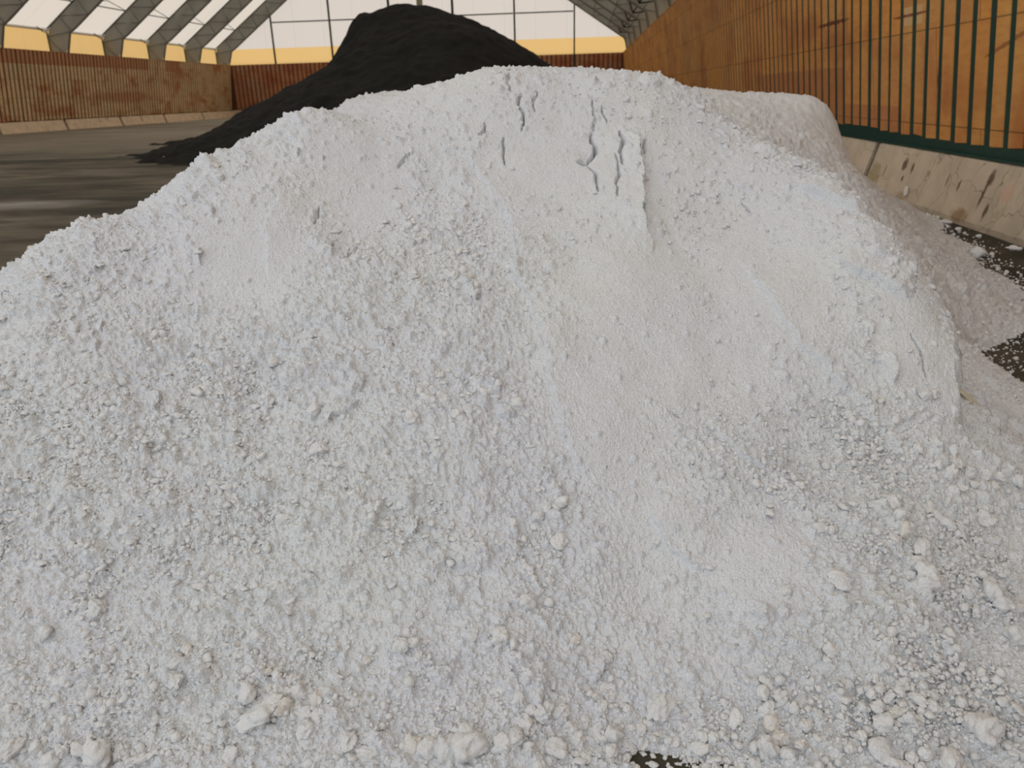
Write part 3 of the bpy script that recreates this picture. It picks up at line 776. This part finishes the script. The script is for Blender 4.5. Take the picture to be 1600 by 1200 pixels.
SCARPS = [
([(-0.643, 3.652), (-0.52, 3.607), (-0.423, 3.495), (-0.322, 3.296), (-0.28, 3.083), (-0.217, 2.896), (-0.147, 2.708), (-0.082, 2.451), (-0.014, 2.256), (0.017, 2.148)], 0.022, 0.25),
([(0.198, 3.859), (0.268, 3.746), (0.284, 3.613), (0.276, 3.453), (0.277, 3.332), (0.303, 3.145)], -0.055, 0.14),
([(0.919, 3.567), (1.069, 3.45), (1.154, 3.368)], 0.045, 0.18),
([(0.976, 3.157), (1.137, 3.021), (1.253, 2.962)], 0.035, 0.2),
([(1.109, 2.8), (1.137, 2.754), (1.136, 2.703), (1.108, 2.676)], -0.035, 0.12),
([(0.405, 2.511), (0.52, 2.388), (0.668, 2.276)], 0.02, 0.15),
([(0.631, 3.194), (0.773, 2.849), (0.925, 2.677), (1.074, 2.477)], 0.022, 0.2),
([(-1.262, 3.226), (-1.28, 3.007), (-1.195, 2.839)], 0.02, 0.15),
([(0.19, 2.168), (0.283, 2.069), (0.374, 2.005)], 0.02, 0.15),
([(-0.335, 2.558), (-0.388, 2.413), (-0.385, 2.284)], 0.018, 0.12),
]

BLACK_T = tps_fit(BLACK_PTS)


def hash2(i, j, seed):
    h = (i.astype(np.int64) * 374761393 + j.astype(np.int64) * 668265263 + seed * 974711) & 0xFFFFFFFF
    h = ((h ^ (h >> 13)) * 1274126177) & 0xFFFFFFFF
    h = ((h ^ (h >> 16)) * 2246822519) & 0xFFFFFFFF
    return ((h ^ (h >> 15)) & 0xFFFFFF).astype(np.float32) / 16777216.0


def vnoise(x, y, seed):
    i, j = np.floor(x), np.floor(y)
    fx, fy = x - i, y - j
    fx = fx * fx * (3 - 2 * fx); fy = fy * fy * (3 - 2 * fy)
    i = i.astype(np.int64); j = j.astype(np.int64)
    a, b = hash2(i, j, seed), hash2(i + 1, j, seed)
    c, d = hash2(i, j + 1, seed), hash2(i + 1, j + 1, seed)
    return (a + (b - a) * fx) * (1 - fy) + (c + (d - c) * fx) * fy - 0.5


def fbm(x, y, f, octs, seed, gain=0.5):
    s, a = 0.0, 1.0
    for k in range(octs):
        s = s + a * vnoise(x * f + k * 17.3, y * f - k * 9.1, seed + k)
        f *= 2.03; a *= gain
    return s


def clumps(x, y, size, dens, seed):
    """height of half-buried round clumps scattered on a jittered grid; dens 0..1 may be an array"""
    u, v = x / size, y / size
    i0, j0 = np.floor(u).astype(np.int64), np.floor(v).astype(np.int64)
    out = np.zeros_like(u)
    for di in (-1, 0, 1):
        for dj in (-1, 0, 1):
            i, j = i0 + di, j0 + dj
            cx, cy = i + hash2(i, j, seed), j + hash2(i, j, seed + 1)
            R = 0.28 + 0.42 * hash2(i, j, seed + 2)
            e = 0.75 + 0.5 * hash2(i, j, seed + 3)
            on = hash2(i, j, seed + 4) < dens
            dx, dy = u - cx, v - cy
            w = hash2(i, j, seed + 5) * 3.14
            c_, s_ = np.cos(w), np.sin(w)
            q = ((dx * c_ + dy * s_) * e) ** 2 + ((dy * c_ - dx * s_) / e) ** 2
            h = np.sqrt(np.clip(R * R - q, 0, None)) - 0.25 * R
            out = np.maximum(out, np.where(on, h, 0))
    return out * size


def seg_dist(x, y, poly):
    """distance to a polyline, and side (+ left of its direction), and parameter 0..1 along"""
    best = np.full(x.shape, 1e9); side = np.zeros_like(best); par = np.zeros_like(best)
    n = len(poly) - 1
    for k in range(n):
        (ax, ay), (bx, by) = poly[k], poly[k + 1]
        dx, dy = bx - ax, by - ay
        L2 = dx * dx + dy * dy + 1e-12
        t = np.clip(((x - ax) * dx + (y - ay) * dy) / L2, 0, 1)
        qx, qy = x - ax - t * dx, y - ay - t * dy
        d = np.sqrt(qx * qx + qy * qy)
        m = d < best
        best = np.where(m, d, best)
        side = np.where(m, np.sign(dx * (y - ay) - dy * (x - ax)), side)
        par = np.where(m, (k + t) / n, par)
    return best, side, par


def blob(x, y, cx, cy, rx, ry, ang=0.0):
    c_, s_ = math.cos(ang), math.sin(ang)
    u, v = (x - cx) * c_ + (y - cy) * s_, (y - cy) * c_ - (x - cx) * s_
    return np.exp(-((u / rx) ** 2 + (v / ry) ** 2))


SMOOTH = [(-.10, 3.55, .42, .38, 0), (.18, 2.95, .30, .45, 0), (.10, 2.5, .26, .40, 0), (.19, 2.2, .22, .25, 0), (.45, 2.65, .30, .35, .5), (-.95, 3.3, .22, .28, .3),
          (-1.3, 2.9, .25, .2, .3), (1.25, 2.8, .16, .22, 0), (.75, 3.1, .30, .35, .4), (-.62, 3.05, .10, .10, 0), (.55, 2.1, .2, .2, 0), (2.2, 8.0, .5, .6, 0)]
COARSE = [(-.40, 2.35, .22, .25, .4), (-.05, 2.08, .18, .16, 0), (.0, 1.62, .55, .13, 0), (.9, 1.75, .35, .14, 0), (1.05, 2.15, .25, .22, 0), (.9, 2.45, .3, .2, .5), (1.0, 2.3, .2, .2, 0),
          (-.8, 1.62, .25, .12, 0), (-1.2, 1.55, .6, .14, 0), (-.55, 3.0, .35, .25, .5), (-.45, 2.75, .25, .25, 0), (-1.5, 2.2, .5, .4, 0), (.5, 2.35, .22, .22, 0), (2.6, 5.5, .8, 1.5, 0), (-.85, 2.1, .3, .2, 0)]


EDGE = [(.95, 4.02), (1.067, 3.907), (1.229, 3.701), (1.371, 3.329), (1.44, 2.975), (1.36, 2.739), (1.30, 2.60)]


def edge_drop(x, y):
    """the broken crust edge on the right: the powder drops away sharply beyond it"""
    out = np.zeros_like(x)
    m = (x > .8) & (x < 2.4) & (y > 2.3) & (y < 4.5)
    if not m.any(): return out
    w = vnoise(x[m] * 9, y[m] * 9, 301) * .05 + vnoise(x[m] * 25, y[m] * 25, 302) * .018
    d, s, t = seg_dist(x[m] + w, y[m] + w * .6, EDGE)
    sd = d * s                                          # beyond the edge: left of its direction
    H = .22 * np.clip(t / .35, 0, 1) ** 1.2 * np.clip((1 - t) / .16, 0, 1)
    a = np.clip((sd - .006) / .05, 0, 1)
    out[m] = H * a * a * (3 - 2 * a) * np.exp(-np.clip(sd, 0, None) / .30)
    return out


def surf(T, x, y, white=True):
    """base height, unit normal, detail height, along the normal"""
    ev = (lambda a, b_: tps_eval(T, a, b_) - edge_drop(a, b_)) if white else (lambda a, b_: tps_eval(T, a, b_))
    z = ev(x, y)
    e = 0.01 if white else 0.15
    zx = (ev(x + e, y) - z) / e
    zy = (ev(x, y + e) - z) / e
    L = np.sqrt(1 + zx * zx + zy * zy)
    return z, (-zx / L, -zy / L, 1 / L)


def detail_white(x, y):
    v = y * 1.2
    sm = np.zeros_like(x)
    for b_ in SMOOTH: sm = np.maximum(sm, blob(x, y, *b_))
    co = np.zeros_like(x)
    for b_ in COARSE: co = np.maximum(co, blob(x, y, *b_))
    patch = np.clip(vnoise(x * 3.1, v * 2.6, 5) * 2.2 + .5, 0, 1)
    patch2 = np.clip(vnoise(x * 7.3, v * 6.1, 6) * 2.4 + .5, 0, 1)
    sm = np.clip(sm * 1.25, 0, 1)
    rough = np.clip((.35 + .65 * patch) * (1 - .9 * sm) + co, 0, 1) * (1 - .6 * np.clip((y - 3.2) / .8, 0, 1) * np.clip((4.8 - y) / .4, 0, 1))
    h = fbm(x, v, 1.7, 3, 11) * .045 + fbm(x, v, 7.0, 4, 21, .55) * .018 * (.35 + .65 * rough)
    # grooves fanning down from the crest
    th = np.arctan2(x - .05, 5.0 - y)
    rr = np.hypot(x - .05, y - 5.0)
    fade = np.clip((rr - 1.0) / 1.6, 0, 1)
    th = th + vnoise(x * 2.3, v * 2.3, 34) * .10
    h += (vnoise(th * 17, rr * 2.2, 31) * .016 + vnoise(th * 45, rr * 4.5, 32) * .006) * fade * (1 - .65 * sm)
    far = np.clip((y - 4.3) / 1.5, 0, 1)
    h += fbm(x, v, 16.0, 3, 25, .6) * .016 * far
    h += clumps(x, v, .085, (.14 * rough * patch2 + .03 * far) * (1 - sm) ** 2, 41) * .65
    h += clumps(x, v, .042, (.06 + .42 * rough * patch2 + .06 * far) * (1 - sm) ** 2, 51) * .85
    h += clumps(x, v, .022, (.04 + .64 * rough) * (1 - .8 * sm), 61) * 1.05
    h += clumps(x, v, .0125, .10 + .60 * rough, 71) * (.5 + .6 * rough)
    h += clumps(x + .3, v, .0105, .5, 81) * (.28 + .5 * rough)
    h += clumps(x, v + .4, .0065, .55, 86) * .7
    wob = vnoise(x * 14, v * 14, 91) * .030 + vnoise(x * 45, v * 45, 92) * .012 + vnoise(x * 120, v * 120, 93) * .005
    for k, (poly, hh, fall) in enumerate(SCARPS):
        xs_ = [p[0] for p in poly]; ys_ = [p[1] for p in poly]
        m = (x > min(xs_) - .6) & (x < max(xs_) + .6) & (y > min(ys_) - .6) & (y < max(ys_) + .6)
        if not m.any(): continue
        d, s, t = seg_dist(x[m] + wob[m], y[m] + wob[m] * .7, poly)
        sd = d * s * (1 if hh > 0 else -1)
        a = np.clip((sd + .004) / .012, 0, 1)
        env = np.clip(np.minimum(t, 1 - t) / .18, 0, 1)
        # beyond the ends of the line the step dies out
        h[m] += abs(hh) * (a * a * (3 - 2 * a)) * np.exp(-np.clip(sd, 0, None) / fall) * env
    for poly, dep, wid in CRACKS:
        xs_ = [p[0] for p in poly]; ys_ = [p[1] for p in poly]
        m = (x > min(xs_) - .08) & (x < max(xs_) + .08) & (y > min(ys_) - .08) & (y < max(ys_) + .08)
        if not m.any(): continue
        d, s, t = seg_dist(x[m] + wob[m] * .8, y[m] + wob[m] * .3, poly)
        wv = np.maximum(wid * .48, .0035) * (.45 + .9 * np.sin(np.clip(t, 0, 1) * 3.14) * (.6 + .8 * np.abs(vnoise(t * 9, t * 0 + k, 7))))
        h[m] -= dep * 1.1 * np.exp(-(d / wv) ** 2)
    hole = blob(x + wob * .8, y + wob, .004, 3.628, .013, .013)
    h -= .03 * blob(x, y, .175, 1.57, .05, .028) + .15 * hole + .02 * blob(x, y, .028, 3.66, .03, .035, .7)
    return h


def surface_point(x, y):
    x = np.atleast_1d(np.asarray(x, float)); y = np.atleast_1d(np.asarray(y, float))
    z, n = surf(WHITE_T, x, y)
    d = detail_white(x, y)
    return z + d * n[2], n


def polar_mesh(T, az, rad, detail, cut=-0.03, white=True):
    A, R_ = np.meshgrid(az, rad)
    x, y = R_ * np.sin(A), R_ * np.cos(A)
    z, n = surf(T, x, y, white)
    d = detail(x, y)
    keep = z > cut
    X, Y, Z = x + n[0] * d, y + n[1] * d, z + n[2] * d
    nr, na = x.shape
    idx = np.arange(nr * na).reshape(nr, na)
    q = np.stack([idx[:-1, :-1], idx[:-1, 1:], idx[1:, 1:], idx[1:, :-1]], -1).reshape(-1, 4)[:, ::-1]
    zz = Z.ravel()
    k = keep.ravel()
    q = q[(k[q].any(1)) & (zz[q].max(1) > -.012)]
    used = np.zeros(nr * na, bool); used[q.ravel()] = True
    remap = np.cumsum(used) - 1
    V = np.stack([X.ravel(), Y.ravel(), zz], 1)[used]
    return V, remap[q]


D2 = math.pi / 180
QUAL = 1.0
az = np.concatenate([np.linspace(-88, -47, 120)[:-1], np.linspace(-47, 39, int(1250 * QUAL))[:-1], np.linspace(39, 80, 100)]) * D2
rad = np.concatenate([np.geomspace(1.0, 1.36, 30)[:-1], np.geomspace(1.36, 4.6, int(820 * QUAL))[:-1], np.geomspace(4.6, 9, 210)[:-1], np.geomspace(9, 16, 60)])
V, Q = polar_mesh(WHITE_T, az, rad, detail_white)
V[:, 2] = np.maximum(V[:, 2], -.02)
me = np_mesh('white_powder_pile', V, Q); me.materials.append(M['powder'])
del V, Q
pile = bpy.data.objects.new('powder_pile', me); LINK.link(pile)
tag(pile, 'huge white crumbly powder pile filling the foreground', 'pile')


def detail_black(x, y):
    return fbm(x, y, .5, 4, 111, .55) * .25 + fbm(x, y, 3.0, 3, 115, .6) * .07 + clumps(x, y, .5, .25, 121) * .25


az = np.linspace(-42, 12, 420) * D2
rad = np.linspace(14, 50, 240)
V, Q = polar_mesh(BLACK_T, az, rad, detail_black, -0.25, False)
V[:, 2] = np.maximum(V[:, 2], -.05)
me = np_mesh('black_pile', V, Q); me.materials.append(M['dark'])
o = bpy.data.objects.new('granule_pile', me); LINK.link(o)
tag(o, 'tall black granular pile with a steep left shoulder, behind the white pile', 'pile')

# ------------------------------------------------------------------ lumps
import bmesh


def rock_mesh(name, sub, seed, kind, mat):
    rnd = random.Random(seed)
    bm = bmesh.new()
    bmesh.ops.create_icosphere(bm, subdivisions=sub, radius=1.0)
    P = np.array([v.co[:] for v in bm.verts])
    # cut a few flat facets, then roughen
    for _ in range({'angular': 9, 'rounded': 3, 'flat': 6, 'long': 5}[kind]):
        n = np.array([rnd.gauss(0, 1) for _ in range(3)]); n /= np.linalg.norm(n)
        lim = rnd.uniform(.55, .85)
        d = P @ n
        over = np.clip(d - lim, 0, None)
        P = P - np.outer(over * .85, n)
    nn = P / np.linalg.norm(P, axis=1, keepdims=True)
    r = 0
    for f, a in ((1.6, .17), (4.0, .13), (9.0, .08), (18.0, .045)):
        for q in range(3):
            w = np.array([rnd.gauss(0, f) for _ in range(3)])
            r = r + a * np.sin(P @ w + rnd.uniform(0, 6.28)) * .6
    P = P + nn * r[:, None]
    sc = {'angular': (1, .9, .8), 'rounded': (1, .93, .85), 'flat': (1.15, .95, .5), 'long': (1.35, .8, .75)}[kind]
    P = P * np.array(sc)
    for v, p in zip(bm.verts, P): v.co = p
    F = np.array([[v.index for v in f.verts] for f in bm.faces])
    bm.free()
    me = np_mesh(name, P, F, True)
    if mat: me.materials.append(mat)
    return me, P, F


rnd = random.Random(77)
KINDS_ = ['rounded', 'angular', 'angular', 'long', 'flat', 'angular']
mats = [('white', M['lump']), ('cream', M['lump_cream']), ('pale grey', M['lump_grey'])]
protos = {}
for kd in ('rounded', 'angular', 'long', 'flat'):
    for mi, (mn, mm) in enumerate(mats):
        protos[kd, mn] = [rock_mesh('lump_%s_%s' % (kd, mn.replace(' ', '_')), 4, 1000 + 31 * i + mi * 7 + len(kd), kd, mm)[0] for i in range(3)]

todo = []
BANDS = {
    'foot': ['in the bottom foot row, left of centre', 'in the bottom foot row, just left of centre', 'in the heap at the bottom edge, middle', 'in the cluster left of the dark floor patch',
             'beside the small dark floor patch at bottom'],
    'right_foot': ['low on the slope, right of the dark floor patch', 'in the strung cluster at lower right', 'between the two lower right clusters',
                   'in the round pebbly cluster near the bottom right', 'at the bottom right corner'],
    'right_mid': ['in the cluster at mid height on the right', 'in the chain of chunks at mid height on the right', 'near the right edge at mid height'],
    'right_high': ['left in the rubble below the bright edge', 'in the rubble below the bright edge', 'in the rubble by the right picture edge'],
    'left_foot': ['in the bottom left corner', 'on the lower left slope', 'in the big broken cluster at lower left', 'right side of the broken cluster at lower left'],
    'centre': ['on the left middle of the face', 'in the left chunk cluster at mid face', 'in the chunky cluster at the face centre', 'right of the central chunky cluster', 'in the small heap below the smooth patch'],
    'upper': ['on the upper left shoulder of the pile', 'in the crumbly band above mid face', 'right end of the crumbly band above mid face'],
}
placed = []
for nm, L in LUMPS.items():
    if nm == 'upper': L = L[:]
    xs_ = sorted(p[0] for p in L)
    for (x, y, r_) in L: placed.append((nm, x, y, r_, xs_.index(x) / max(len(xs_) - 1, 1)))
px_ = np.array([p[1] for p in placed]); py_ = np.array([p[2] for p in placed])
pz_, pn_ = surface_point(px_, py_)
seen = {}
for i, (nm, x, y, r_, frac) in enumerate(placed):
    kd = rnd.choice(KINDS_)
    mn = rnd.choices(['white', 'cream', 'pale grey'], [8, 1.0, 1.5])[0]
    me = rnd.choice(protos[kd, mn])
    ob = bpy.data.objects.new('powder_lump', me); LINK.link(ob)
    n = Vector((pn_[0][i], pn_[1][i], pn_[2][i]))
    r_ *= 1.28 if 'foot' in nm else 1.15
    ob.location = Vector((x, y, float(pz_[i]))) + n * (r_ * .2)
    ob.scale = (r_, r_, r_)
    q = n.to_track_quat('Z', 'Y')
    ob.rotation_euler = (q @ Vector((0, 0, 1)).rotation_difference(Vector((rnd.gauss(0, .25), rnd.gauss(0, .25), 1)).normalized())
                         @ __import__('mathutils').Quaternion((0, 0, 1), rnd.uniform(0, 6.28))).to_euler()
    size = 'very large' if r_ > .025 else ('large' if r_ > .019 else ('mid-sized' if r_ > .013 else 'small'))
    kdw = {'long': 'elongated', 'flat': 'flattened', 'rounded': 'rounded', 'angular': 'angular'}[kd]
    band = BANDS[nm][min(int(frac * len(BANDS[nm])), len(BANDS[nm]) - 1)]
    base = '%s %s %s lump' % (size, kdw, mn)
    todo.append((ob, base, band, float(y), float(x)))

cells = {}
for t_ in todo: cells.setdefault((t_[1], t_[2]), []).append(t_)
for (base, band), L in cells.items():
    if len(L) == 1:
        tag(L[0][0], '%s %s' % (base, band), 'lump')
    elif len(L) == 2:
        a_, b_ = sorted(L, key=lambda q_: q_[3])
        tag(a_[0], 'lower %s %s' % (base, band), 'lump'); tag(b_[0], 'upper %s %s' % (base, band), 'lump')
    elif len(L) == 3:
        for o_, w_ in zip(sorted(L, key=lambda q_: q_[4]), ('leftmost', 'middle', 'rightmost')):
            tag(o_[0], '%s %s %s' % (w_, base, band), 'lump')
    else:
        for o_ in L: tag(o_[0], '%s %s' % (base, band), 'lump', '%ss %s' % (base, band))

# loose ball and chips on the dark floor along the right wall
for (x, y, r_, kd, lb) in ((3.95, 8.0, .062, 'rounded', 'round white ball-like lump alone on the dark floor beside the right flank'),
                           (4.40, 10.5, .05, 'flat', 'flat white chip on the dark floor close to the concrete block, farthest of the row'),
                           (4.50, 10.05, .06, 'flat', 'flat white chip on the dark floor under the concrete block, larger one of the row'),
                           (4.40, 9.45, .035, 'angular', 'small white chip on the dark floor below the lifting loop'),
                           (4.42, 9.0, .03, 'angular', 'small angular white chip on the dark floor right of the lifting loop'),
                           (4.46, 8.35, .055, 'flat', 'flat white chip on the dark floor at the foot of the nearest block'),
                           (-12.7, 23.4, .11, 'angular', 'small yellowish chunk on the floor at the toe of the black pile'),
                           (-6.7, 8.85, .05, 'rounded', 'small pale chunk on the brown floor left of the white pile')):
    me = protos[kd, 'white'][0] if x > 0 else protos[kd, 'cream'][0]
    ob = bpy.data.objects.new('floor_chunk', me); LINK.link(ob)
    ob.location = (x, y, r_ * (.3 if kd == 'flat' else .7)); ob.scale = (r_,) * 3; ob.rotation_euler = (0, 0, x * 7)
    tag(ob, lb, 'chunk')

# the yellowish crust slab at the foot of the bright broken edge, and the big crusts
def crust(name, x, y, sx, sy, sz, rz, tilt, kd, mat, lb, sub=4, seed=5):
    me, _, _ = rock_mesh(name, sub, seed, kd, mat)
    z, n = surface_point(x, y)
    n = Vector((n[0][0], n[1][0], n[2][0]))
    ob = bpy.data.objects.new(name, me); LINK.link(ob)
    ob.location = Vector((x, y, float(z[0]))) + n * sz * .1
    ob.scale = (sx, sy, sz)
    q = n.to_track_quat('Z', 'Y') @ __import__('mathutils').Quaternion((0, 0, 1), rz)
    ob.rotation_euler = q.to_euler()
    tag(ob, lb, 'slab' if 'slab' in lb else 'lump')
    return ob


crust('crust_slab', 1.505, 2.96, .034, .075, .026, .5, 0, 'flat', M['lump_yellow'], 'pale yellow crust slab lying below the bright broken edge of the white pile')

# countless small crumbs lying on the face: one object
NC = 24000
rs = np.random.RandomState(5)
cand_x = rs.uniform(-2.3, 2.6, NC * 9); cand_y = rs.uniform(1.35, 4.3, NC * 9)
dens = np.zeros_like(cand_x) + .05
for b_ in COARSE: dens = np.maximum(dens, blob(cand_x, cand_y, *b_) * .9)
for b_ in SMOOTH: dens *= 1 - .9 * blob(cand_x, cand_y, *b_)
dens *= .15 + 1.4 * np.clip(vnoise(cand_x * 9, cand_y * 9, 211) * 2.2 + .45, 0, 1)
dens *= np.clip(2.3 - cand_y * .45, .25, 1.5)
keep = rs.uniform(0, 1, NC * 9) < dens
cx, cy = cand_x[keep][:NC], cand_y[keep][:NC]
# spill along the right toe and on the floor by the wall
tx = [(1.6, 1.6), (2.3, 2.1), (2.8, 2.9), (2.75, 3.7), (2.45, 4.4), (2.6, 5.0), (3.1, 5.5), (3.55, 6.3), (3.9, 7.6), (4.2, 9.0), (4.45, 10.6)]
ex, ey = [], []
for _ in range(1700):
    k = rs.randint(0, len(tx) - 1); f = rs.uniform()
    ax, ay = tx[k][0] * (1 - f) + tx[k + 1][0] * f, tx[k][1] * (1 - f) + tx[k + 1][1] * f
    ex.append(ax + rs.normal(0, .11) - .03 + (rs.exponential(.16) if rs.uniform() < .3 else 0)); ey.append(ay + rs.normal(0, .15))
for _ in range(500):
    ex.append(rs.normal(.05, .35)); ey.append(1.47 + rs.normal(0, .05))
cx = np.concatenate([cx, ex]); cy = np.concatenate([cy, ey])
cz, cn = surface_point(cx, cy)
rad_ = np.clip(rs.lognormal(math.log(.0049), .48, len(cx)), .0025, .017) * (1 + .10 * np.clip(cy - 2, 0, 8))
small = [rock_mesh('tmp', 2, 500 + i, ['rounded', 'angular', 'rounded', 'flat'][i % 4], None) for i in range(6)]
Vs, Fs, off = [], [], 0
ang = rs.uniform(0, 6.28, len(cx)); pick = rs.randint(0, 6, len(cx))
for t in range(6):
    _, P, F = small[t]
    m = pick == t
    c_, s_ = np.cos(ang[m]), np.sin(ang[m])
    X = P[None, :, 0] * c_[:, None] - P[None, :, 1] * s_[:, None]
    Y = P[None, :, 0] * s_[:, None] + P[None, :, 1] * c_[:, None]
    Z = np.broadcast_to(P[None, :, 2], X.shape)
    r_ = rad_[m][:, None]
    zz = np.maximum(cz[m], 0) + rad_[m] * .30
    W = np.stack([X * r_ + cx[m][:, None], Y * r_ + cy[m][:, None], Z * r_ + zz[:, None]], -1).reshape(-1, 3)
    k = m.sum()
    FF = (F[None] + (np.arange(k) * len(P))[:, None, None]).reshape(-1, 3) + off
    Vs.append(W); Fs.append(FF); off += len(W)
for me_, _, _ in small: bpy.data.meshes.remove(me_)
me = np_mesh('white_crumbs', np.concatenate(Vs), np.concatenate(Fs)); me.materials.append(M['lump'])
ob = bpy.data.objects.new('powder_crumbs', me); LINK.link(ob)
tag(ob, 'small white crumbs strewn over the white pile and its toe', 'crumbs', kind='stuff')
